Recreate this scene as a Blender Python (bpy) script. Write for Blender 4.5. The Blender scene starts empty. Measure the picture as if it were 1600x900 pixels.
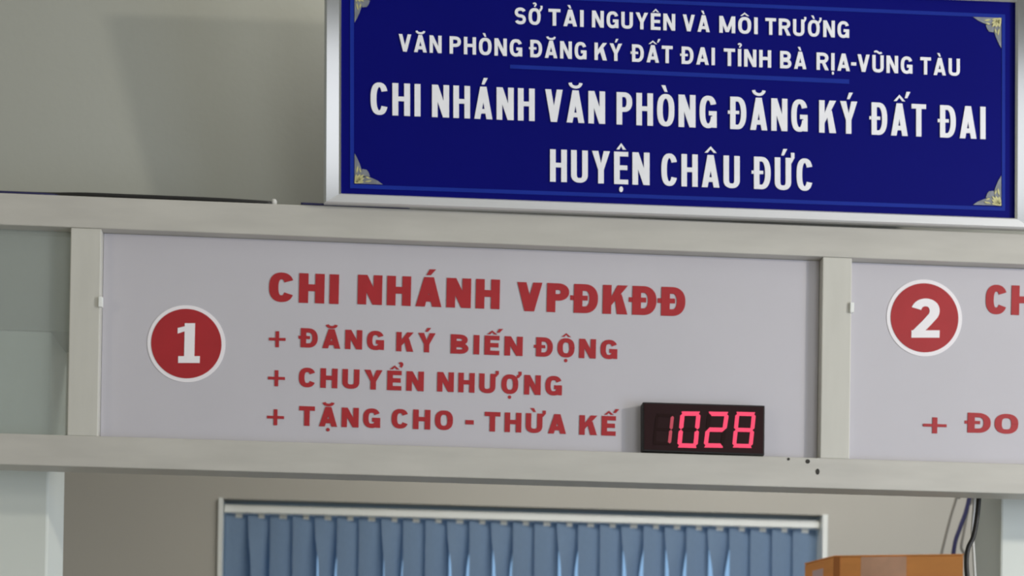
import bpy, bmesh, math, random, unicodedata
from mathutils import Vector, Matrix
random.seed(7)
sc = bpy.context.scene
COL = sc.collection
PI = math.pi

# ------------------------------------------------------------------ camera, world, lights, exposure
FPX, PPX, PPY = 2600.0, 800.0, 1220.0          # focal length and principal point in photo pixels (shift lens)
YAW, PITCH, ROLL = -7.11516823e-02, 9.66173876e-03, -1.53162869e-02
CAM = Vector((0.0, -2.6, 1.5))
ROT = (Matrix.Rotation(YAW, 3, 'Z') @ Matrix.Rotation(PITCH, 3, 'X') @ Matrix.Rotation(ROLL, 3, 'Y'))
cam = bpy.data.cameras.new('camera')
camo = bpy.data.objects.new('camera', cam); COL.objects.link(camo)
M3 = Matrix((ROT.col[0], ROT.col[2], -ROT.col[1])).transposed()
camo.matrix_world = Matrix.Translation(CAM) @ M3.to_4x4()
cam.sensor_fit = 'HORIZONTAL'; cam.sensor_width = 36.0
cam.lens = FPX / 1600 * 36.0
cam.shift_x = 0.0
cam.shift_y = (PPY - 450.0) / 1600.0
cam.clip_start = 0.05
cam.dof.use_dof = True; cam.dof.focus_distance = 2.1; cam.dof.aperture_fstop = 9.0   # the photo is slightly out of focus
sc.camera = camo
sc.view_settings.view_transform = 'Standard'
sc.view_settings.look = 'None'
sc.view_settings.gamma = 1.0
sc.view_settings.exposure = 0.0
sc.view_settings.use_curve_mapping = False

w = bpy.data.worlds.new('daylight'); sc.world = w; w.use_nodes = True
bg = w.node_tree.nodes['Background']
bg.inputs[0].default_value = (0.42, 0.66, 1.0, 1); bg.inputs[1].default_value = 0.85

def area(name, loc, target, sx, sy, watts, color=(1, 1, 1)):
    l = bpy.data.lights.new(name, 'AREA'); l.shape = 'RECTANGLE'; l.size = sx; l.size_y = sy
    l.energy = watts; l.color = color
    o = bpy.data.objects.new(name, l); COL.objects.link(o)
    o.location = loc
    o.rotation_euler = (Vector(target) - Vector(loc)).to_track_quat('-Z', 'Y').to_euler()
    return o

area('hall_side_window_daylight', (3.9, -2.3, 1.35), (0.0, -0.4, 1.7), 2.2, 2.2, 88, (0.86, 0.98, 1.22))
area('hall_glass_doors_daylight', (2.2, -6.4, 1.0), (1.0, 0.0, 1.6), 3.2, 2.0, 92, (0.94, 0.98, 1.02))
area('hall_transom_daylight', (1.3, -6.4, 2.86), (1.3, 0.0, 2.86), 4.7, 0.78, 11, (0.97, 0.98, 1.0))
area('hall_wall_lamp', (3.0, -2.0, 2.7), (-0.5, 0.1, 2.6), 0.14, 0.14, 34, (1.0, 0.93, 0.80))
area('left_fill', (-2.9, -2.8, 2.3), (-0.3, 0.1, 2.3), 0.9, 0.5, 10, (1.0, 0.91, 0.72))  # unseen warm fill added to lift the left side
area('sign_wall_fill', (0.12, 0.03, 2.98), (0.02, 0.15, 2.5), 0.7, 0.05, 1.5, (1.0, 0.98, 0.92))  # unseen strip added to lighten the wall beside the sign
area('office_fill', (1.0, 1.0, 3.6), (0.8, 1.7, 0.0), 1.6, 0.6, 34, (1.0, 0.98, 0.93))  # unseen fill added to brighten the office, more towards the right

# ------------------------------------------------------------------ helpers
def ray(px, py):
    return ROT @ Vector(((px - PPX) / FPX, 1.0, -(py - PPY) / FPX))

def at(px, py, Y=0.0):
    d = ray(px, py); t = (Y - CAM.y) / d.y
    return CAM + d * t

SIGN_Z0, SIGN_Y0, SIGN_T = 2.424, -0.012, 0.17   # the blue sign leans forward: Y = Y0 - T (z - Z0)
def at_sign(px, py, off=0.0):
    d = ray(px, py)
    # plane: y + T z = Y0 + T Z0 - off*sqrt(1+T^2)
    k = SIGN_Y0 + SIGN_T * SIGN_Z0 - off * math.sqrt(1 + SIGN_T ** 2)
    t = (k - CAM.y - SIGN_T * CAM.z) / (d.y + SIGN_T * d.z)
    return CAM + d * t
SIGN_N = Vector((0, -1, -SIGN_T)).normalized()

def lin(c):
    return tuple(((v / 255) / 12.92 if v / 255 <= 0.04045 else ((v / 255 + 0.055) / 1.055) ** 2.4) for v in c)

def mat(name, rgb, rough=0.6, metal=0.0, spec=0.5, vary=0.04, scale=6.0, stretch=(1, 1, 1), bump=0.0, bscale=80.0):
    m = bpy.data.materials.new(name); m.use_nodes = True
    nt = m.node_tree; b = nt.nodes['Principled BSDF']
    b.inputs['Roughness'].default_value = rough; b.inputs['Metallic'].default_value = metal
    b.inputs['Specular IOR Level'].default_value = spec
    c = lin(rgb)
    tc = nt.nodes.new('ShaderNodeTexCoord'); mp = nt.nodes.new('ShaderNodeMapping')
    mp.inputs['Scale'].default_value = stretch
    nt.links.new(tc.outputs['Object'], mp.inputs['Vector'])
    n = nt.nodes.new('ShaderNodeTexNoise'); n.inputs['Scale'].default_value = scale; n.inputs['Detail'].default_value = 4
    nt.links.new(mp.outputs[0], n.inputs['Vector'])
    r = nt.nodes.new('ShaderNodeValToRGB')
    r.color_ramp.elements[0].position = 0.3; r.color_ramp.elements[1].position = 0.7
    r.color_ramp.elements[0].color = (*[x * (1 - vary) for x in c], 1)
    r.color_ramp.elements[1].color = (*[min(1, x * (1 + vary)) for x in c], 1)
    nt.links.new(n.outputs[0], r.inputs[0]); nt.links.new(r.outputs[0], b.inputs['Base Color'])
    if bump:
        n2 = nt.nodes.new('ShaderNodeTexNoise'); n2.inputs['Scale'].default_value = bscale
        nt.links.new(tc.outputs['Object'], n2.inputs['Vector'])
        bp = nt.nodes.new('ShaderNodeBump'); bp.inputs['Strength'].default_value = bump; bp.inputs['Distance'].default_value = 0.002
        nt.links.new(n2.outputs[0], bp.inputs['Height']); nt.links.new(bp.outputs[0], b.inputs['Normal'])
    return m

def emit(name, rgb, strength):
    m = bpy.data.materials.new(name); m.use_nodes = True
    b = m.node_tree.nodes['Principled BSDF']
    b.inputs['Base Color'].default_value = (*[x * .5 for x in lin(rgb)], 1)
    b.inputs['Emission Color'].default_value = (*lin(rgb), 1); b.inputs['Emission Strength'].default_value = strength
    b.inputs['Roughness'].default_value = 0.4
    return m

def glass(name, tint, gloss, rough=0.08, lighten=0.0):
    m = bpy.data.materials.new(name); m.use_nodes = True
    nt = m.node_tree; nt.nodes.remove(nt.nodes['Principled BSDF'])
    out = nt.nodes['Material Output']
    t = nt.nodes.new('ShaderNodeBsdfTransparent'); t.inputs[0].default_value = (*tint, 1)
    g = nt.nodes.new('ShaderNodeBsdfGlossy'); g.inputs['Roughness'].default_value = rough
    mx = nt.nodes.new('ShaderNodeMixShader'); mx.inputs[0].default_value = gloss
    nt.links.new(t.outputs[0], mx.inputs[1]); nt.links.new(g.outputs[0], mx.inputs[2]); nt.links.new(mx.outputs[0], out.inputs[0])
    if lighten:
        d = nt.nodes.new('ShaderNodeBsdfDiffuse'); d.inputs[0].default_value = (0.66, 0.71, 0.68, 1)
        m2 = nt.nodes.new('ShaderNodeMixShader'); m2.inputs[0].default_value = lighten
        nt.links.new(mx.outputs[0], m2.inputs[1]); nt.links.new(d.outputs[0], m2.inputs[2]); nt.links.new(m2.outputs[0], out.inputs[0])
    return m

M = dict(
    wall=mat('painted_plaster', (170, 171, 162), 0.75, vary=0.03, scale=1.5, bump=0.15),
    office=mat('office_paint', (186, 182, 173), 0.75, vary=0.03, scale=1.5, bump=0.15),
    column=mat('column_gloss_paint', (221, 226, 219), 0.4, vary=0.03, scale=2.0),
    ceiling=mat('ceiling_white', (225, 225, 220), 0.8),
    floor=mat('floor_tile', (180, 172, 160), 0.35, scale=2.0),
    rail=mat('cream_aluminium', (194, 191, 183), 0.42, vary=0.06, scale=3.0, stretch=(2.5, 1, 14)),
    post=mat('cream_aluminium_post', (204, 202, 193), 0.42, vary=0.04, scale=3.0, stretch=(14, 1, 2)),
    panel=mat('lilac_grey_board', (197, 194, 200), 0.55, vary=0.025, scale=4.0),
    red=mat('red_vinyl', (170, 33, 40), 0.5, vary=0.05, scale=30),
    white=mat('white_vinyl', (244, 240, 243), 0.5, vary=0.02),
    blue=mat('navy_sign_face', (10, 13, 112), 0.35, spec=0.06, vary=0.05, scale=3),
    blueline=mat('light_blue_line', (26, 48, 150), 0.4, spec=0.1, vary=0.08, scale=5),
    letter=mat('white_sign_lettering', (246, 246, 250), 0.45, vary=0.03, scale=40),
    gold=mat('gold_ornament', (198, 193, 138), 0.45, metal=0.1, vary=0.2, scale=60),
    fan=mat('pale_ornament', (128, 132, 140), 0.5, vary=0.25, scale=60),
    alu=mat('brushed_aluminium', (232, 234, 238), 0.12, metal=1.0, vary=0.03, scale=4, stretch=(1, 1, 1)),
    satin=mat('satin_aluminium', (214, 214, 214), 0.42, metal=0.35, vary=0.04, scale=6, stretch=(.6, 1, 12)),
    pvc=mat('white_pvc', (240, 242, 238), 0.4, vary=0.02),
    black=mat('black_plastic', (20, 17, 18), 0.5, vary=0.1, scale=20),
    filt=mat('dark_red_filter', (40, 16, 18), 0.4, spec=0.2, vary=0.1, scale=20),
    dim=mat('unlit_segment', (40, 23, 22), 0.6, spec=0.1, vary=0.1),
    led=emit('lit_led_segment', (228, 64, 98), 0.95),
    ledweak=emit('weakly_lit_segment', (186, 68, 84), 0.6),
    cardboard=mat('orange_cardboard', (244, 162, 88), 0.65, vary=0.12, scale=5, stretch=(1, 1, 3)),
    seam=mat('dark_cardboard_seam', (186, 112, 54), 0.6),
    tape=mat('glossy_packing_tape', (236, 186, 156), 0.2, vary=0.12, scale=14),
    sticker=mat('pale_sticker', (220, 190, 190), 0.5),
    cabinet=mat('grey_steel_cabinet', (150, 152, 150), 0.4),
    cblue=mat('navy_cable', (38, 38, 84), 0.45),
    cblack=mat('black_cable', (30, 29, 28), 0.45),
    cgrey=mat('grey_cable', (128, 124, 116), 0.5),
    cwhite=mat('white_cable', (206, 205, 200), 0.45),
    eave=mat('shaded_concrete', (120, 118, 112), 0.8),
    ground=mat('yard_concrete', (150, 150, 145), 0.8),
    screw=mat('dark_screw', (60, 58, 54), 0.4, metal=0.6),
    pane=glass('lightened_pane', (0.96, 0.985, 0.98), 0.10, 0.25, 0.24),  # pale diffuse share brightens the pane in place of light
    wglass=glass('window_glass', (0.92, 0.96, 0.97), 0.05),
)
# blind fabric: diffuse cloth that also lets daylight through
def fabric():
    m = bpy.data.materials.new('blue_blind_fabric'); m.use_nodes = True
    nt = m.node_tree; nt.nodes.remove(nt.nodes['Principled BSDF']); out = nt.nodes['Material Output']
    tc = nt.nodes.new('ShaderNodeTexCoord'); mp = nt.nodes.new('ShaderNodeMapping'); mp.inputs['Scale'].default_value = (300, 300, 60)
    n = nt.nodes.new('ShaderNodeTexNoise'); n.inputs['Scale'].default_value = 1.0
    nt.links.new(tc.outputs['Object'], mp.inputs[0]); nt.links.new(mp.outputs[0], n.inputs['Vector'])
    r = nt.nodes.new('ShaderNodeValToRGB')
    a, b = lin((134, 155, 180)), lin((144, 166, 192))
    r.color_ramp.elements[0].color = (*a, 1); r.color_ramp.elements[1].color = (*b, 1)
    nt.links.new(n.outputs[0], r.inputs[0])
    d = nt.nodes.new('ShaderNodeBsdfDiffuse'); t = nt.nodes.new('ShaderNodeBsdfTranslucent')
    nt.links.new(r.outputs[0], d.inputs[0]); nt.links.new(r.outputs[0], t.inputs[0])
    mx = nt.nodes.new('ShaderNodeMixShader'); mx.inputs[0].default_value = 0.32
    nt.links.new(d.outputs[0], mx.inputs[1]); nt.links.new(t.outputs[0], mx.inputs[2]); nt.links.new(mx.outputs[0], out.inputs[0])
    return m
M['fabric'] = fabric()

def thing(name, label, cat, loc=(0, 0, 0), group=None):
    o = bpy.data.objects.new(name, None); COL.objects.link(o)
    o.location = loc; o['label'] = label; o['category'] = cat
    o.empty_display_size = 0.05
    if group: o['group'] = group
    return o

def obj(name, bm, m, parent=None, label=None, cat=None, group=None, kind=None, smooth=False, bevel=0.0, recalc=True):
    """bm holds WORLD coordinates; the object's origin is put at its own centre."""
    if recalc: bmesh.ops.recalc_face_normals(bm, faces=bm.faces)
    vs = [v.co for v in bm.verts]
    lo = Vector([min(v[i] for v in vs) for i in range(3)]); hi = Vector([max(v[i] for v in vs) for i in range(3)])
    c = Vector(((lo.x + hi.x) / 2, (lo.y + hi.y) / 2, lo.z))
    for v in bm.verts: v.co -= c
    me = bpy.data.meshes.new(name); bm.to_mesh(me); bm.free()
    me.materials.append(m)
    if smooth:
        for p in me.polygons: p.use_smooth = True
    o = bpy.data.objects.new(name, me); COL.objects.link(o)
    if parent:
        o.parent = parent
        base = Vector(parent.location); q = parent.parent
        while q: base += Vector(q.location); q = q.parent
        o.location = c - base
    else:
        o.location = c
    if bevel:
        md = o.modifiers.new('edge', 'BEVEL'); md.width = bevel; md.segments = 2; md.limit_method = 'ANGLE'
    if label: o['label'] = label
    if cat: o['category'] = cat
    if group: o['group'] = group
    if kind: o['kind'] = kind
    return o

def hexa(bm, f, b):
    """box from four front and four back points (same order)"""
    F = [bm.verts.new(p) for p in f]; B = [bm.verts.new(p) for p in b]
    bm.faces.new(F); bm.faces.new(B[::-1])
    for i in range(len(f)):
        j = (i + 1) % len(f)
        bm.faces.new((F[i], B[i], B[j], F[j]))

def box(bm, x0, x1, y0, y1, z0, z1):
    f = [(x0, y0, z0), (x1, y0, z0), (x1, y0, z1), (x0, y0, z1)]
    hexa(bm, f, [(x, y1, z) for x, y, z in f])

def bx(*a):
    bm = bmesh.new(); box(bm, *a); return bm

def tube(bm, pts, r, seg=10):
    """smooth tube through points (Catmull-Rom)"""
    P = [Vector(p) for p in pts]; P = [P[0] * 2 - P[1]] + P + [P[-1] * 2 - P[-2]]
    path = []
    for i in range(1, len(P) - 2):
        for k in range(8):
            t = k / 8
            a, b, c, d = P[i - 1:i + 3]
            path.append(0.5 * ((2 * b) + (c - a) * t + (2 * a - 5 * b + 4 * c - d) * t * t + (3 * b - 3 * c + d - a) * t ** 3))
    path.append(P[-2])
    rings = []
    up = Vector((0.13, 1, 0.21)).normalized()
    for i, p in enumerate(path):
        t = (path[min(i + 1, len(path) - 1)] - path[max(i - 1, 0)]).normalized()
        u = t.cross(up).normalized(); v = t.cross(u)
        rings.append([bm.verts.new(p + (u * math.cos(a) + v * math.sin(a)) * r) for a in [2 * PI * k / seg for k in range(seg)]])
    for A, B in zip(rings, rings[1:]):
        for k in range(seg):
            bm.faces.new((A[k], A[(k + 1) % seg], B[(k + 1) % seg], B[k]))
    bm.faces.new(rings[0]); bm.faces.new(rings[-1][::-1])

# ------------------------------------------------------------------ lettering: every glyph is drawn here as polygons
def sup(cx, cy, rx, ry, a0, a1, n=20, e=2.5):
    out = []
    for i in range(n + 1):
        a = math.radians(a0 + (a1 - a0) * i / n); c, s = math.cos(a), math.sin(a)
        out.append((cx + rx * math.copysign(abs(c) ** (2 / e), c), cy + ry * math.copysign(abs(s) ** (2 / e), s)))
    return out

def ribbon(path, s, h, closed=False):
    """quads along a centre line; pen is s wide across stems and h tall across bars"""
    n = len(path); L, R = [], []
    for i in range(n):
        if closed: a, b = path[(i - 1) % n], path[(i + 1) % n]
        else: a, b = path[max(i - 1, 0)], path[min(i + 1, n - 1)]
        dx, dy = b[0] - a[0], b[1] - a[1]; l = math.hypot(dx, dy) or 1
        nx, ny = -dy / l, dx / l
        L.append((path[i][0] + nx * s / 2, path[i][1] + ny * h / 2)); R.append((path[i][0] - nx * s / 2, path[i][1] - ny * h / 2))
    q = []
    for i in range(n if closed else n - 1):
        j = (i + 1) % n
        q.append([L[i], L[j], R[j], R[i]])
    return q

def rc(x0, y0, x1, y1): return [(x0, y0), (x1, y0), (x1, y1), (x0, y1)]

WMUL = dict(A=1.08, V=1.06, M=1.28, N=1.02, Y=1.06, T=.94, E=.84, P=.94, O=1.04, C=.98, G=1.03, K=1.05, S=.95, R=1.02, B=1.0, D=1.02, U=1.0, H=1.0)

def glyph(ch, W, s, h):
    """-> (polygons, advance width) with cap height 1"""
    if ch == 'Đ': base, marks, bar = 'D', [], True
    else:
        d = unicodedata.normalize('NFD', ch); base, marks, bar = d[0], d[1:], False
    w = W * WMUL.get(base, 1.0); c = w / 2; P = []
    xo = 0.0
    if base == 'I': w = s; c = w / 2; P = [rc(0, 0, s, 1)]
    elif base == '-': w = W * .5; P = [rc(0, .34, w, .34 + h)]; 
    elif base == '+':
        w = W * .92; c = w / 2; t = s * .62; P = [rc(0, .5 - h * .36, w, .5 + h * .36), rc(c - t / 2, .5 - .46, c + t / 2, .5 + .46)]
    elif base == 'H': P = [rc(0, 0, s, 1), rc(w - s, 0, w, 1), rc(s, .5 - h / 2 + .02, w - s, .5 + h / 2 + .02)]
    elif base == 'N':
        k = s * 1.08; P = [rc(0, 0, s, 1), rc(w - s, 0, w, 1), [(0, 1), (w - k, 0), (w, 0), (k, 1)]]
    elif base == 'M':
        k = s * .9; P = [rc(0, 0, s, 1), rc(w - s, 0, w, 1), [(0, 1), (c - k / 2, 0.05), (c + k / 2, 0.05), (k * 1.15, 1)], [(w, 1), (c + k / 2, 0.05), (c - k / 2, 0.05), (w - k * 1.15, 1)]]
    elif base in 'AV':
        tw = s * 1.12; k = s * 1.06; sl = 1 / (c - tw / 2); yi = (c - k) * sl
        o = [[(0, 0), (k, 0), (c, yi), (c, 1), (c - tw / 2, 1)], [(w, 0), (c + tw / 2, 1), (c, 1), (c, yi), (w - k, 0)]]
        if base == 'A':
            yb = .17; x1 = k + yb / sl; x2 = k + (yb + h) / sl
            o.append([(x1 - .02, yb), (w - x1 + .02, yb), (w - x2 + .02, yb + h), (x2 - .02, yb + h)])
        else: o = [[(x, 1 - y) for x, y in p] for p in o]
        P = o
    elif base == 'Y':
        k = s * 1.1
        P = [[(0, 1), (k, 1), (c, .62), (c, .36), (c - s / 2, .42)], [(w, 1), (c + s / 2, .42), (c, .36), (c, .62), (w - k, 1)], rc(c - s / 2, 0, c + s / 2, .45)]
    elif base == 'T': P = [rc(0, 1 - h, w, 1), rc(c - s / 2, 0, c + s / 2, 1 - h)]
    elif base == 'E': P = [rc(0, 0, s, 1), rc(s, 0, w, h), rc(s, 1 - h, w, 1), rc(s, .51 - h / 2, w * .94, .51 + h / 2)]
    elif base == 'K':
        k = s * 1.2; P = [rc(0, 0, s, 1), [(s, .30), (s, .30 + .30), (w - k, 1), (w, 1)], [(s + (w - s) * .22, .56), (s + (w - s) * .62, .70), (w, 0), (w - k * 1.02, 0)]]
    elif base == 'U':
        r = min(.34, w * .5)
        P = ribbon([(s / 2, 1), (s / 2, r + .1)] + sup(c, r + h * .1, c - s / 2, r + h * .1 - h / 2, 180, 360) + [(w - s / 2, r + .1), (w - s / 2, 1)], s, h)
    elif base == 'O': P = ribbon(sup(c, .5, c - s / 2, .5 - h / 2, 0, 360, 40)[:-1], s, h, True)
    elif base == 'C': P = ribbon(sup(c, .5, c - s / 2, .5 - h / 2, 28, 332, 34), s, h)
    elif base == 'G':
        P = ribbon(sup(c, .5, c - s / 2, .5 - h / 2, 28, 345, 36), s, h) + [rc(c + .02, .53 - h * .95, w, .53), rc(w - s * .8, 0.02, w, .5)]
    elif base == 'D':
        P = [rc(0, 0, s, 1)] + ribbon([(s * .5, 1 - h / 2), (c * .9, 1 - h / 2)] + sup(c * .9, .5, w - s / 2 - c * .9, .5 - h / 2, 89, -89, 22, 2.3) + [(c * .9, h / 2), (s * .5, h / 2)], s, h)
        if bar: P.append(rc(-s * .42, .52 - h * .36, s + (w - s) * .34, .52 + h * .36))
    elif base in 'PR':
        lo = .40; rr = (1 - lo) / 2
        P = [rc(0, 0, s, 1)] + ribbon([(s * .5, 1 - h / 2), (c, 1 - h / 2)] + sup(c, lo + rr, w - s / 2 - c, rr - h / 2, 89, -89, 18, 2.2) + [(c, lo + h / 2), (s * .5, lo + h / 2)], s, h)
        if base == 'R': P.append([(c - s * .25, lo + .05), (c + s * .75, lo + .05), (w * 1.03, 0), (w * 1.03 - s * 1.12, 0)])
    elif base == 'B':
        P = [rc(0, 0, s, 1)]
        for lo, hi, wd in ((0, .555, w), (.445, 1, w * .95)):
            rr = (hi - lo) / 2
            P += ribbon([(s * .5, hi - h / 2), (c, hi - h / 2)] + sup(c, lo + rr, wd - s / 2 - c, rr - h / 2, 89, -89, 16, 2.2) + [(c, lo + h / 2), (s * .5, lo + h / 2)], s, h)
    elif base == 'S':
        ry = (1 - h) / 4; rx = c - s * .45
        P = ribbon(sup(c, 1 - h / 2 - ry, rx, ry, 22, 268, 18, 2.2) + sup(c, h / 2 + ry, rx, ry, 88, -158, 18, 2.2), s * .95, h)
    elif base == '1':
        w = .62; P = [rc(.03, 0, .62, .17), rc(.19, .0, .47, 1), [(.0, .74), (.19, .80), (.19, .80), (.47, 1), (.33, 1), (.22, .93), (.0, .88)]]
    elif base == '2':
        w = .74; P = ribbon(sup(.36, .69, .24, .22, 165, -38, 20, 2.1) + [(.40, .38), (.14, .12)], .26, .2) + [rc(.01, 0, .74, .19)]
    # diacritics
    y0 = 1.07
    circ = '\u0302' in marks
    for m in marks:
        t = s * .62; hh = h * .62
        if m == '\u0302':
            q = min(w * .34, .27); P += [[(c - q, y0), (c - q + t * .9, y0), (c, y0 + .11), (c, y0 + .2)], [(c + q, y0), (c, y0 + .2), (c, y0 + .11), (c + q - t * .9, y0)]]
        elif m == '\u0306': P += ribbon(sup(c, y0 + .16, min(w * .3, .24), .13, 180, 360, 12, 2.0), t, hh)
        elif m == '\u0303':
            q = min(w * .32, .26); P += ribbon([(c - q + 2 * q * i / 12, y0 + .1 + .05 * math.sin(2 * PI * i / 12)) for i in range(13)], t, hh)
        elif m == '\u0301':
            x = c + (w * .42 if circ else 0); y = y0 + (.1 if circ else 0)
            P.append([(x - t * .5, y), (x + t * .3, y), (x + t * 1.25, y + .2), (x + t * .1, y + .2)])
        elif m == '\u0300':
            x = c; P.append([(x + t * .5, y0), (x - t * .3, y0), (x - t * 1.25, y0 + .2), (x - t * .1, y0 + .2)])
        elif m == '\u0309':
            x = c + (w * .42 if circ else 0); y = y0 + (.1 if circ else 0)
            P += ribbon([(x - .075, y + .19)] + sup(x, y + .16, .075, .07, 120, -60, 8, 2.0) + [(x, y + .02)], t * .75, hh * .8)
        elif m == '\u0323': P.append([(c + .5 * t * 1.1 * math.cos(a), -.16 + .09 * math.sin(a)) for a in [2 * PI * i / 12 for i in range(12)]])
        elif m == '\u031b':
            x = w - s * .35
            P.append([(x, .80), (x + s * .45, .84), (x + s * .95, 1.0), (x + s * .95, 1.16), (x + s * .30, 1.16), (x + s * .35, 1.0), (x, .97)])
    return P, w

class Text:
    """collects words into one mesh; words are fitted between two points of a surface"""
    def __init__(self, W, s, h, gap, front, depth, mat=None, par=None, look=''):
        self.bm = bmesh.new(); self.a = (W, s, h); self.gap = gap; self.front = front; self.mat = mat; self.par = par; self.look = look; self.depth = Vector(depth)
    def polys(self, polys, f):
        """overlapping strokes of a letter step back by hundredths of a millimetre so that no two faces coincide"""
        for k, p in enumerate(polys):
            self.lift = self.depth * (0.008 * k)
            q = []
            for v in p:
                if not q or (abs(v[0] - q[-1][0]) + abs(v[1] - q[-1][1])) > 1e-5: q.append(v)
            F = [f(*v) + self.lift for v in q]
            hexa(self.bm, F, [x + self.depth for x in F])
    def word(self, txt, x0, x1, y0, slope, cap, lean=0.0):
        """x0..x1 pixel span, y0 baseline pixel at x0, slope of baseline, cap height, lean = sideways pixels per pixel of height"""
        W, s, h = self.a; x = 0; G = []
        for ch in txt:
            P, wd = glyph(ch, W, s, h)
            if ch == 'Đ' and x == 0: x = s * .42
            G.append((P, x)); x += wd + self.gap
            if '\u031b' in unicodedata.normalize('NFD', ch): x += s * .25
        tot = x - self.gap; k = (x1 - x0) / tot
        for P, ox in G:
            self.polys(P, lambda u, v: self.front(x0 + (u + ox) * k + lean * v * cap, y0 + slope * (u + ox) * k - v * cap))
        kind = 'mark' if txt in '+-' else 'lettering'
        obj(kind, self.bm, self.mat, self.par, label=self.look + (' sign ' if kind == 'mark' else ' word ') + txt)
        self.bm = bmesh.new()
        return self

# ------------------------------------------------------------------ the setting
UP = 0.15            # front face of the bulkhead over the counter
BACK = 2.4           # back wall of the office
zb = at(60, 517, UP).z
obj('wall_bulkhead', bx(-3.6, 4.0, UP, UP + 0.13, zb, 3.9), M['wall'], kind='structure')
xl = at(75.5, 800, UP).x; xr = at(1563.5, 830, UP).x
obj('column_left', bx(xl - 0.42, xl, UP, UP + 0.13, 0, zb), M['column'], kind='structure', bevel=0.004)
obj('column_right', bx(xr, xr + 0.42, UP, UP + 0.13, 0, zb), M['column'], kind='structure', bevel=0.004)
obj('floor', bx(-3.7, 4.1, -6.6, BACK + 0.2, -0.1, 0), M['floor'], kind='structure')
obj('ceiling', bx(-3.7, 4.1, -6.6, BACK + 0.2, 3.9, 4.0), M['ceiling'], kind='structure')
obj('wall_left', bx(-3.7, -3.6, -6.6, BACK + 0.2, 0, 3.9), M['wall'], kind='structure')
obj('wall_right', bx(4.0, 4.1, -6.6, BACK + 0.2, 0, 3.9), M['wall'], kind='structure')
obj('wall_front', bx(-3.6, 4.0, -6.6, -6.5, 0, 3.9), M['wall'], kind='structure')
# back wall with its window opening
a = at(342, 792, BACK); b = at(1292, 812, BACK)
wx0, wx1 = a.x, b.x; wz1 = (at(395, 781, BACK).z + at(1290, 804, BACK).z) / 2; wz0 = 0.95
bm = bmesh.new()
for r in ((-3.6, wx0, 0, 3.9), (wx1, 4.0, 0, 3.9), (wx0, wx1, 0, wz0), (wx0, wx1, wz1, 3.9)):
    box(bm, r[0], r[1], BACK, BACK + 0.2, r[2], r[3])
obj('wall_back', bm, M['office'], kind='structure')
win = bpy.data.objects.new('window_1', None); COL.objects.link(win); win['kind'] = 'structure'
win.location = ((wx0 + wx1) / 2, BACK + 0.1, wz0)
bm = bmesh.new(); t = 0.012
box(bm, wx0, wx0 + t, BACK - 0.012, BACK + 0.2, wz0, wz1); box(bm, wx1 - t * 1.3, wx1, BACK - 0.012, BACK + 0.2, wz0, wz1)
obj('window_lining', bm, M['pvc'], win)
bm = bmesh.new()
fx0, fx1, fz0, fz1 = wx0 + t, wx1 - t * 1.3, wz0, wz1
for r in ((fx0, fx0 + .05, fz0, fz1), (fx1 - .05, fx1, fz0, fz1), (fx0 + .05, fx1 - .05, fz0, fz0 + .05), (fx0 + .05, fx1 - .05, fz1 - .015, fz1), ((fx0 + fx1) / 2 - .03, (fx0 + fx1) / 2 + .03, fz0 + .05, fz1 - .015)):
    box(bm, r[0], r[1], BACK + .13, BACK + .17, r[2], r[3])
obj('window_frame', bm, M['pvc'], win, bevel=0.004)
mid = (fx0 + fx1) / 2
for x0, x1 in ((fx0 + .05, mid - .03), (mid + .03, fx1 - .05)):
    obj('window_pane', bx(x0, x1, BACK + .147, BACK + .153, fz0 + .05, fz1 - .015), M['wglass'], win)
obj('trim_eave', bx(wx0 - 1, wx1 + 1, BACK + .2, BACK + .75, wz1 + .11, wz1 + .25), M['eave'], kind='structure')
obj('ground_yard', bx(-8, 9, BACK + .2, BACK + 14, -0.12, -0.02), M['ground'], kind='structure')

# ------------------------------------------------------------------ vertical blind inside the window opening
hz1 = wz1 - 0.012; hz0 = hz1 - 0.026
blind = thing('vertical_blind', 'blue vertical fabric blind with white headrail hanging in the back window', 'blind', (mid, BACK + 0.05, hz0))
obj('headrail', bx(fx0 + .002, fx1 - .002, BACK + 0.02, BACK + 0.058, hz0, hz1), M['pvc'], blind, label='white headrail', bevel=0.003)
BASE = (14, 17, 12, 19)
ANG = [53 if k in (4, 10, 12, 15, 18, 22) else 49 if k in (1, 7, 20) else BASE[k % 4] + 3 for k in range(27)]
N = 27; pitch = (fx1 - fx0 - 0.02) / N; sw = 0.078
for i in range(N):
    cx = fx0 + 0.01 + pitch * (i + .5)
    top = hz0 - 0.001; bot = wz0 + 0.02
    bm = bmesh.new(); rows = []
    for d in (0, .02, .04, .06, .08, .10, .12, .14, .17, .3, .6, top - bot):   # a loose slat twists open below its carrier
        e = min(1, d / .17); e = e * e * (3 - 2 * e)
        ang = math.radians(BASE[i % 4] + (ANG[i] - BASE[i % 4]) * e); row = []
        for j in range(7):
            u = (j / 6 - .5) * sw; bow = 0.004 * (1 - (2 * j / 6 - 1) ** 2)
            x = cx + u * math.cos(ang) + bow * math.sin(ang); y = BACK + 0.04 + u * math.sin(ang) - bow * math.cos(ang)
            row.append(bm.verts.new((min(max(x, fx0 + .003), fx1 - .003), y, top - d)))
        rows.append(row)
    for A, B in zip(rows, rows[1:]):
        for j in range(6): bm.faces.new((A[j], A[j + 1], B[j + 1], B[j]))
    obj('slat', bm, M['fabric'], blind, smooth=True, recalc=False)
    bm = bmesh.new(); box(bm, cx - .011, cx + .011, BACK + .034, BACK + .046, hz0 - .012, hz0 + .001)
    obj('carrier_clip', bm, M['pvc'], blind)

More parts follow.
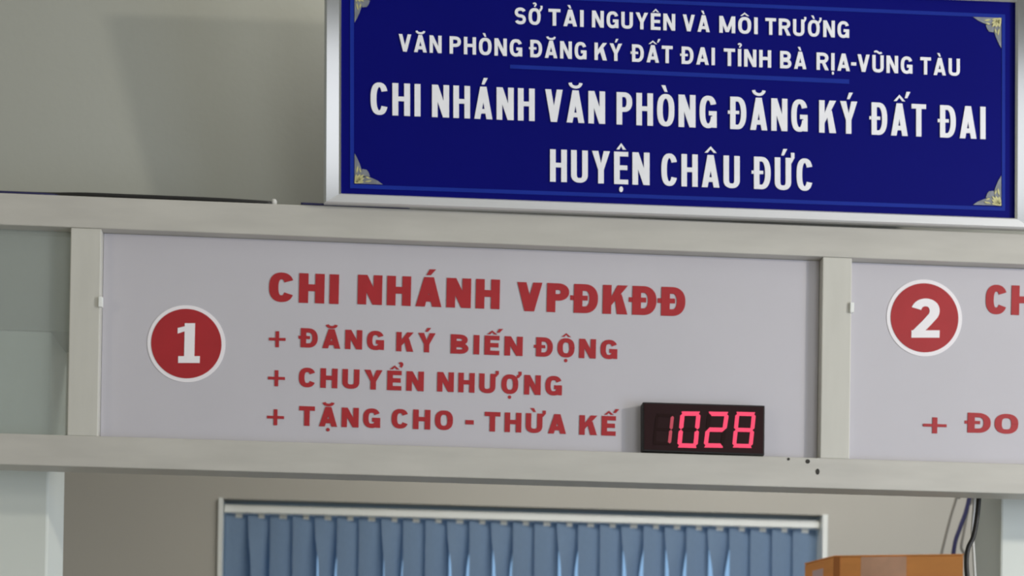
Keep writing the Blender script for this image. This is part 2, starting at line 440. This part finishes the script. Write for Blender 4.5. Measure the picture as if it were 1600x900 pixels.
# ------------------------------------------------------------------ carton on a cabinet in the office
CY = 0.95
FL = at(1303, 868, CY); cz = FL.z
def flat(px, py, y): p = at(px, py, y); return Vector((p.x, p.y, cz))
FR = flat(1506, 866, CY - .072); BL_ = flat(1257, 881, CY + .125); BR_ = FR + (BL_ - FL)
x0, x1 = FL.x, FR.x; L = x1 - x0; hgt = 0.26
carton = thing('cardboard_box', 'orange brown taped cardboard box standing under the hanging cables', 'box', ((x0 + x1) / 2, CY, cz - hgt))
def cp(u, v, dz):        # u along the front edge, v along the side edge
    return FL + (FR - FL) * u + (BL_ - FL) * v + Vector((0, 0, dz))
def slab(bm, u0, u1, v0, v1, z0, z1):
    hexa(bm, [cp(u0, v0, z0), cp(u1, v0, z0), cp(u1, v0, z1), cp(u0, v0, z1)], [cp(u0, v1, z0), cp(u1, v1, z0), cp(u1, v1, z1), cp(u0, v1, z1)])
bm = bmesh.new(); slab(bm, 0, 1, 0, 1, -hgt, -.003); obj('carton_body', bm, M['cardboard'], carton, bevel=0.003)
for a_, b_ in ((0.0, .49), (.51, 1.0)):
    bm = bmesh.new(); slab(bm, 0, 1, a_, b_, -.003, 0); obj('flap', bm, M['cardboard'], carton)
bm = bmesh.new(); slab(bm, .21, .56, -.012, 0, -hgt + .01, -.004); obj('packing_tape', bm, M['tape'], carton, label='shiny pinkish packing tape')
bm = bmesh.new(); slab(bm, -.003, .045, -.008, 0, -hgt + .01, -.002); obj('corner_seam', bm, M['seam'], carton, label='darker glued corner seam')
bm = bmesh.new(); slab(bm, -.004, 0, .35, .7, -.055, -.022); obj('sticker', bm, M['sticker'], carton, label='pale sticker')
cab = thing('filing_cabinet', 'grey steel cabinet that carries the cardboard box', 'cabinet', ((x0 + x1) / 2, CY + .1, 0))
ct = cz - hgt
obj('cabinet_body', bx(x0 - .15, x1 + .12, CY - .10, CY + .35, 0, ct), M['cabinet'], cab, bevel=0.004)
for k in range(2):
    xa = x0 - .14 + k * (L + .25) / 2; xb = xa + (L + .25) / 2 - .005
    d = obj('door', bx(xa, xb, CY - .115, CY - .10, .06, ct - .03), M['cabinet'], cab)
    hx = xb - .04 if k == 0 else xa + .03
    obj('handle', bx(hx, hx + .012, CY - .135, CY - .115, 1.0, 1.12), M['alu'], d)

# ------------------------------------------------------------------ aluminium frame over the counter
XA, XB, XC, XD = -0.50992, -0.46347, 0.66905, 0.71646
ZR, ZS, ZT, ZU = 1.99850, 2.04647, 2.36779, 2.41667
EL, ER = -1.12, 1.86
cframe = thing('counter_frame', 'long cream aluminium frame over the counter holding the notice boards', 'frame', (0.3, 0.025, 0.78))
obj('top_rail', bx(EL, ER, 0, .05, ZT, ZU), M['rail'], cframe, bevel=0.0015)
obj('bottom_rail', bx(EL, ER, 0, .05, ZR, ZS), M['rail'], cframe, bevel=0.0015)
PB = at(104, 679, 0).x
def post(xt0, xt1, xb0, xb1, z0, z1):
    bm = bmesh.new()
    f = [(xb0, .0015, z0), (xb1, .0015, z0), (xt1, .0015, z1), (xt0, .0015, z1)]
    hexa(bm, f, [(x, .0485, z) for x, _, z in f])
    return obj('post', bm, M['post'], cframe, bevel=0.0015)
post(XA, XB, XA, XB, ZS, ZT); post(XC, XD, XC, XD, ZS, ZT)
for x in (EL, ER - .047): post(x, x + .047, x, x + .047, .78, ZR); post(x, x + .047, x, x + .047, ZS, ZT)
bm = bmesh.new(); box(bm, EL + .047, XA, .022, .027, ZS, ZT)
obj('glass_pane', bm, M['pane'], cframe, label='glass pane lightened by a pale tint')
for px, py in ((157, 472), (1330.5, 481)):
    p = at(px, py, 0.0); bm = bmesh.new(); box(bm, p.x - .003, p.x + .0035, -.003, .004, p.z - .008, p.z + .008)
    obj('white_spot', bm, M['pvc'], cframe, label='small white spot', bevel=0.001)  # small white block on the edge of a post
for px, py, r in ((1232, 717.5, .0022), (1262, 721, .0035), (1277.5, 737, .003)):
    p = at(px, py, 0.0); bm = bmesh.new()
    F = [p + Vector((r * math.cos(2 * PI * k / 12), -.0008, r * math.sin(2 * PI * k / 12) * (1.6 if py > 730 else 1))) for k in range(12)]
    hexa(bm, F, [q + Vector((0, .003, 0)) for q in F]); obj('screw', bm, M['screw'], cframe)
obj('service_counter', bx(-1.9, 2.6, -.25, .14, 0, .78), M['cabinet'], label='long grey service counter below the aluminium frame', cat='counter', bevel=0.01)

# ------------------------------------------------------------------ notice boards
PY = 0.021
def board(name, xa, xb, label, group):
    t = thing(name, label, 'sign', ((xa + xb) / 2, PY + .006, ZS), group)
    obj('board', bx(xa + .0006, xb - .0006, PY, PY + .012, ZS + .0006, ZT - .0006), M['panel'], t)
    return t
def disc(t, px, py, R, r, ch, dx0, dx1, dy0, dy1):
    c = at(px, py, PY - .001); k = (at(px + R, py, PY).x - c.x)
    def ring(rad, y, d, n=64):
        bm = bmesh.new(); F = [Vector((c.x + rad * math.cos(2 * PI * i / n), y, c.z + rad * math.sin(2 * PI * i / n))) for i in range(n)]
        hexa(bm, F, [q + Vector((0, d, 0)) for q in F]); return bm
    d = obj('number_disc', ring(k, PY - .001, .0012), M['white'], t, label='white rimmed red disc')
    obj('disc_face', ring(k * r / R, PY - .0018, .001), M['red'], d)
    T = Text(.7, .26, .18, .1, lambda x, y: at(x, y, PY - .0026), (0, .001, 0))
    P, w = glyph(ch, .7, .26, .18)
    T.polys(P, lambda u, v: at(dx0 + u / w * (dx1 - dx0) + .022 * v * (dy1 - dy0), dy1 - v * (dy1 - dy0), PY - .0026))
    obj('numeral', T.bm, M['white'], d, label='white numeral ' + ch)
fr = lambda x, y: at(x, y, PY - .0012)
DP = (0, .0016, 0); LN = .022
n1 = board('notice_board', XB, XC, 'lilac grey notice board with red disc 1 and four lines of red lettering', 'notice boards in the aluminium frame')
disc(n1, 291.3, 537, 61, 55, '1', 276.5, 312, 505, 567)
T = Text(.85, .31, .23, .17, fr, DP, M['red'], n1, 'red')
T.word('CHI', 420, 529, 471, .0359, 46, LN); T.word('NHÁNH', 558.5, 780.5, 475, .0359, 46, LN); T.word('VPĐKĐĐ', 807.5, 1070.5, 485.5, .033, 45, LN)
T = Text(.92, .30, .22, .26, fr, DP, M['red'], n1, 'red')
T.word('+', 420, 446, 543, .03, 27, LN)
T.word('ĐĂNG', 466, 600, 542.3, .0373, 30, LN); T.word('KÝ', 619, 680, 548.5, .0373, 30, LN); T.word('BIẾN', 704, 816.5, 552, .0373, 30, LN); T.word('ĐỘNG', 834, 964.5, 556.5, .0373, 30, LN)
T = Text(.92, .30, .22, .26, fr, DP, M['red'], n1, 'red')
T.word('+', 418.5, 445, 604, .03, 27, LN)
T.word('CHUYỂN', 466.7, 662, 604.5, .0345, 30.5, LN); T.word('NHƯỢNG', 683, 878, 611.5, .0345, 30.5, LN)
T = Text(.92, .30, .22, .24, fr, DP, M['red'], n1, 'red')
T.word('+', 417, 443.5, 665, .03, 27, LN)
T.word('TẶNG', 467, 594, 664.8, .0335, 30.5, LN); T.word('CHO', 611.5, 707.5, 669, .0335, 30.5, LN); T.word('-', 727, 740, 673, .03, 30, LN); T.word('THỪA', 757, 884.5, 673.7, .0335, 30.5, LN); T.word('KẾ', 905, 962, 679, .0335, 30.5, LN)
n2 = board('notice_board', XD, ER - .047, 'lilac grey notice board with red disc 2, cut by the photo edge', 'notice boards in the aluminium frame')
disc(n2, 1444.5, 496.7, 58.5, 52.5, '2', 1423.5, 1468, 467, 527.5)
T = Text(.85, .31, .23, .17, fr, DP, M['red'], n2, 'red'); T.word('CH', 1540, 1614, 490.3, .0359, 46, LN)
T = Text(1.15, .36, .22, .2, fr, DP, M['red'], n2, 'red'); T.word('+', 1442, 1479, 677.5, .03, 27, LN); T.word('ĐO', 1507, 1591, 675.5, .033, 31, LN)

# ------------------------------------------------------------------ LED queue display
QY = PY - .024
q = thing('queue_display', 'small black LED number display glowing red 1028', 'display', at(1100, 709, QY + .012), None)
cor = [(1004.4, 704.5), (1194.6, 711.3), (1195.4, 633.5), (1004.2, 628)]
F = [at(x, y, QY) for x, y in cor]
bm = bmesh.new(); hexa(bm, F, [v + Vector((0, PY - QY, 0)) for v in F]); obj('housing', bm, M['black'], q, bevel=0.0015)
def qp(u, v, Y=QY):       # u, v run 0..1 over the display's face
    A = Vector(cor[0]).lerp(Vector(cor[1]), u); B = Vector(cor[3]).lerp(Vector(cor[2]), u)
    p = A.lerp(B, v); return at(p.x, p.y, Y)
F = [qp(u, v, QY - .0008) for u, v in ((.012, .03), (.988, .03), (.988, .97), (.012, .97))]
bm = bmesh.new(); hexa(bm, F, [v + Vector((0, .001, 0)) for v in F]); obj('filter_window', bm, M['filt'], q, label='dark red filter window')
def crop(x, y):            # measured digit corners, in 1/6.923 pixel steps, to photo pixels
    return (990 + x / 6.923, 600 + y / 6.923)
SEG = dict(a=((0, 1), (1, 1)), b=((1, 1), (1, .5)), c=((1, .5), (1, 0)), d=((0, 0), (1, 0)), e=((0, .5), (0, 0)), f=((0, 1), (0, .5)), g=((0, .5), (1, .5)))
def segs(names, tl, tr, bl, br, th=40):
    bm = bmesh.new()
    def P(u, v):
        t_ = Vector(tl).lerp(Vector(tr), u); b_ = Vector(bl).lerp(Vector(br), u); p = b_.lerp(t_, v); return p
    Wd = tr[0] - tl[0]; Ht = bl[1] - tl[1]
    iu, iv = th / Wd / 2, th / Ht / 2
    for n in names:
        (u0, v0), (u1, v1) = SEG[n]
        fu = lambda u: iu + u * (1 - 2 * iu); fv = lambda v: iv + v * (1 - 2 * iv)
        a_ = (fu(u0), fv(v0)); b_ = (fu(u1), fv(v1))
        if n in 'adg':
            g_ = .012; pts = [(a_[0] - iu * .3 + g_, a_[1]), (a_[0] + iu * .6 + g_, a_[1] + iv), (b_[0] - iu * .6 - g_, a_[1] + iv), (b_[0] + iu * .3 - g_, a_[1]), (b_[0] - iu * .6 - g_, a_[1] - iv), (a_[0] + iu * .6 + g_, a_[1] - iv)]
            if n == 'a': pts[1] = (a_[0] - iu * .6, a_[1] + iv); pts[2] = (b_[0] + iu * .6, a_[1] + iv)
            if n == 'd': pts[4] = (b_[0] + iu * .6, a_[1] - iv); pts[5] = (a_[0] - iu * .6, a_[1] - iv)
        else:
            hi, lo = max(a_[1], b_[1]), min(a_[1], b_[1]); x_ = a_[0]; g_ = .012
            pts = [(x_, hi - g_ + iv * .2), (x_ + iu, hi - iv * .7 - g_), (x_ + iu, lo + iv * .7 + g_), (x_, lo + g_ - iv * .2), (x_ - iu, lo + iv * .7 + g_), (x_ - iu, hi - iv * .7 - g_)]
        F = [at(*crop(*P(u, v)), QY - .0016) for u, v in pts]
        hexa(bm, F, [v + Vector((0, .001, 0)) for v in F])
    return bm
cells = [((245, 318), (440, 328), (205, 655), (402, 662), 'bc', 34), ((510, 296), (728, 298), (470, 686), (690, 692), 'abcdef', 46),
         ((805, 298), (1035, 302), (755, 686), (975, 690), 'abged', 46), ((1105, 300), (1325, 306), (1065, 686), (1285, 692), 'abcdefg', 42)]
for tl, tr, bl, br, on, th in cells:
    d = obj('digit', segs(on, tl, tr, bl, br, th), M['ledweak' if on == 'bc' else 'led'], q)
    off = [c for c in 'abcdefg' if c not in on]
    if off: obj('unlit_segment', segs(off, tl, tr, bl, br, th * .9), M['dim'], d)

# ------------------------------------------------------------------ big blue sign, leaning forward on the top rail
BL, BR, TR, TL = (533, 303.5), (1583.5, 342), (1584.5, 5.5), (533.5, -36)
sgn = thing('office_sign', 'large navy blue office sign with white lettering and bright aluminium frame', 'sign', at_sign(1058, 340))
def sb(p, off=0.0): return at_sign(p[0], p[1], off)
bm = bmesh.new(); F = [sb(p) for p in (BL, BR, TR, TL)]
hexa(bm, F, [v - SIGN_N * .012 for v in F]); obj('sign_face', bm, M['blue'], sgn)
OBL, OBR, OTR, OTL = (506, 318.5), (1610, 359), (1611, -15), (507.5, -56)
def bar(i0, i1, o0, o1, mt='alu'):
    """mitred frame bar with a raised inner lip, a flat face and an outer side"""
    bm = bmesh.new()
    def sec(i, o):
        I, O = sb(i), sb(o)
        return [I - SIGN_N * .012, I + SIGN_N * .006, I.lerp(O, .12) + SIGN_N * .009, I.lerp(O, .85) + SIGN_N * .009, O + SIGN_N * .006, O - SIGN_N * .016]
    hexa(bm, sec(i0, o0), sec(i1, o1))
    return obj('frame_bar', bm, M[mt], sgn)
bar(BL, TL, OBL, OTL); bar(BR, TR, OBR, OTR); bar(BL, BR, OBL, OBR, 'satin'); bar(TL, TR, OTL, OTR)
# border line and underline
def strip(bm, pts, off=.0008):
    F = [sb(p, off) for p in pts]; hexa(bm, F, [v - SIGN_N * .0012 for v in F])
I0 = [(547, 294), (1570.5, 329.5), (1570.5, 22.5), (547, -20)]
I1 = [(553, 288), (1565.5, 323.5), (1565.5, 28), (553, -14)]
bm = bmesh.new()
for i in range(4):
    j = (i + 1) % 4; strip(bm, [I0[i], I0[j], I1[j], I1[i]])
obj('border_line', bm, M['blueline'], sgn, label='lighter blue border line')
bm = bmesh.new(); strip(bm, [(797, 107), (1327, 131), (1327, 124), (797, 101)]); obj('underline', bm, M['blueline'], sgn, label='lighter blue underline')
fs = lambda x, y: at_sign(x, y, .002)
DS = -SIGN_N * .0022
T = Text(.62, .175, .18, .15, fs, DS, M['letter'], sgn, 'white')
for t_, x0_, x1_ in (('SỞ', 804.5, 846), ('TÀI', 857, 912), ('NGUYÊN', 925, 1055), ('VÀ', 1067, 1109), ('MÔI', 1124, 1184), ('TRƯỜNG', 1196, 1327)):
    T.word(t_, x0_, x1_, 37.3 + (x0_ - 805) * .0423, .0423, 26)
T = Text(.62, .175, .18, .15, fs, DS, M['letter'], sgn, 'white')
for t_, x0_, x1_ in (('VĂN', 623, 690), ('PHÒNG', 702.5, 816), ('ĐĂNG', 826.5, 916.5), ('KÝ', 929, 972), ('ĐẤT', 985.5, 1051), ('ĐAI', 1063, 1117), ('TỈNH', 1131, 1205), ('BÀ', 1219, 1260), ('RỊA', 1276, 1328), ('-', 1330, 1338), ('VŨNG', 1340, 1426), ('TÀU', 1438, 1500)):
    T.word(t_, x0_, x1_, 80.5 + (x0_ - 635) * .0442, .0442, 27)
T = Text(.5, .168, .14, .125, fs, DS, M['letter'], sgn, 'white')
for t_, x0_, x1_ in (('CHI', 579, 657), ('NHÁNH', 675, 835.5), ('VĂN', 852, 945.5), ('PHÒNG', 963.5, 1120), ('ĐĂNG', 1137.5, 1262), ('KÝ', 1280, 1339.5), ('ĐẤT', 1358.5, 1447), ('ĐAI', 1465.5, 1540)):
    T.word(t_, x0_, x1_, 178.8 + (x0_ - 580) * .0402, .0402, 50.5)
T = Text(.5, .168, .14, .125, fs, DS, M['letter'], sgn, 'white')
for t_, x0_, x1_ in (('HUYỆN', 859.5, 1015), ('CHÂU', 1033.5, 1156), ('ĐỨC', 1174.5, 1270)):
    T.word(t_, x0_, x1_, 283.7 + (x0_ - 862) * .036, .036, 50.5)
# corner ornaments: pale fan of leaves with a gold flower in the angle
def ornament(cx, cy, sx, sy):
    """corner at pixel (cx, cy); sx, sy = direction into the sign"""
    def P(u, v): return (cx + sx * u, cy + sy * v + .037 * sx * u)
    bm = bmesh.new()
    def poly(pts, off): 
        F = [sb(P(*p), off) for p in pts]; hexa(bm, F, [v - SIGN_N * .001 for v in F])
    for pts in ([(0, 0), (44, 0), (36, 5.5), (28, 9), (20, 12), (0, 12)], [(0, 10), (12, 10), (11, 22), (8, 31), (4, 40), (0, 47)], [(9, 9), (24, 12), (22, 18), (19, 22), (12, 23)]):
        poly(pts, .0014)
    o = obj('corner_ornament', bm, M['fan'], sgn, label='pale and gold corner ornament')
    bm = bmesh.new()
    def petal(u, v, ang, l, w_):
        c_, s_ = math.cos(ang), math.sin(ang)
        poly([(u + c_ * a - s_ * b_, v + s_ * a + c_ * b_) for a, b_ in ((0, 0), (l * .35, w_), (l * .75, w_ * .8), (l, 0), (l * .75, -w_ * .8), (l * .35, -w_))], .0022)
    for k, (ang, l) in enumerate(((5, 13), (28, 15), (45, 18), (62, 15), (85, 13))): petal(2, 2, math.radians(ang), l, 2.3)
    petal(16, 3, math.radians(12), 11, 1.4); petal(3, 16, math.radians(78), 12, 1.4); petal(17, 11, math.radians(-20), 8, 1.3); petal(10, 17, math.radians(108), 8, 1.3)
    poly([(0, 0), (5, 0), (5, 5), (0, 5)], .0022)
    obj('flower', bm, M['gold'], o, label='gold flower')
ornament(554, 286.5, 1, -1); ornament(1564.5, 321.5, -1, -1); ornament(1564.5, 28, -1, 1); ornament(554, -12, 1, 1)

# ------------------------------------------------------------------ cables
def cable(pts, r, m, label, name='cable', cat='cable', group=None):
    bm = bmesh.new(); tube(bm, pts, r); return obj(name, bm, M[m], label=label, cat=cat, group=group, smooth=True)
Z = ZU
def onrail(pl, y, r):    # pixels on the top edge of the top rail -> points lying on the rail
    out = []
    for px, lift in pl:
        p = at(px, 303 + px * .0386, y); out.append(Vector((p.x, y, Z + r + lift)))
    return out
g = 'cables lying on the top rail'
def snake(pl, r):        # (pixel along the rail, y) pairs
    return [onrail([(px, 0.0)], y, r)[0] for px, y in pl]
cable(snake([(-60, .003), (20, .003), (70, .004), (120, .013), (200, .015), (270, .015)], .0019), .0019, 'cblue', 'thin navy cable at the left front edge of the top rail', group=g)
cable(snake([(-60, .012), (40, .012), (85, .010), (130, .0052), (190, .0045), (260, .0045), (320, .0045), (370, .006), (424, .010)], .0037), .0037, 'cblack', 'thick black cable lying along the front edge of the top rail', group=g)
cable(onrail([(-60, .0), (10, .0), (60, .001), (110, .0045), (170, .0055), (205, .0)], .0205, .0032), .0032, 'cwhite', 'white cable lying behind the black one on the top rail', group=g)
cable(onrail([(215, .0), (250, .005), (285, .007), (330, .008), (385, .006), (425, .0)], .028, .0026), .0026, 'cgrey', 'grey cable bowing up at the back of the top rail', group=g)
cable(onrail([(470, .0), (520, .0), (580, .0), (640, 0)], -.0, .002), .0018, 'cblue', 'thin navy strand standing for the shadow under the blue sign', name='shadow_line', group=None)  # navy strand in place of the shadow line below the sign
p = at(428, 312, .008); bm = bmesh.new(); bmesh.ops.create_icosphere(bm, subdivisions=2, radius=.0055)
for v in bm.verts: v.co = Vector((v.co.x * .9 + p.x, v.co.y + .012, v.co.z * 1.1 + Z + .006))
obj('cable_knot', bm, M['cwhite'], label='white knot where the cables end beside the blue sign', cat='knot', smooth=True)

def hang(pl, y, r, m, label, high=False):
    pts = [at(px, py, y) for px, py in pl]
    if high: pts = [Vector((pts[0].x, y, 3.9)), Vector((pts[0].x, y, 3.0))] + pts      # comes down from the office ceiling
    else: pts = [Vector((pts[0].x, .0505 + r, pts[0].z + .05))] + pts                  # clipped to the back of the bottom rail
    cable(pts, r, m, label, name='hanging_cable', group='cables hanging behind the frame')
hang([(1500, 735), (1496, 770), (1486, 805), (1477, 840), (1470, 872), (1466, 920)], 1.30, .0032, 'cgrey', 'thin grey cable hanging farthest from the column, above the box', True)
hang([(1519, 730), (1516, 768), (1510, 797), (1500, 825), (1491, 855), (1486, 915)], 1.24, .0052, 'cblue', 'navy cable hanging between grey and black cables', True)
hang([(1520, 735), (1513, 790), (1506, 830), (1502, 855), (1508, 870), (1511, 915)], 1.35, .0034, 'cgrey', 'grey cable hanging beside the navy cable, bending over the box end', True)
hang([(1524, 735), (1522, 790), (1519, 830), (1521, 860), (1524, 915)], .12, .0026, 'cwhite', 'pale cable hanging next to the black cable')
hang([(1532, 732), (1530, 770), (1527, 805), (1521, 838), (1513, 856), (1510, 880), (1513, 920)], .075, .0040, 'cblack', 'thick black cable hanging beside the right column')
bpy.context.view_layer.update()
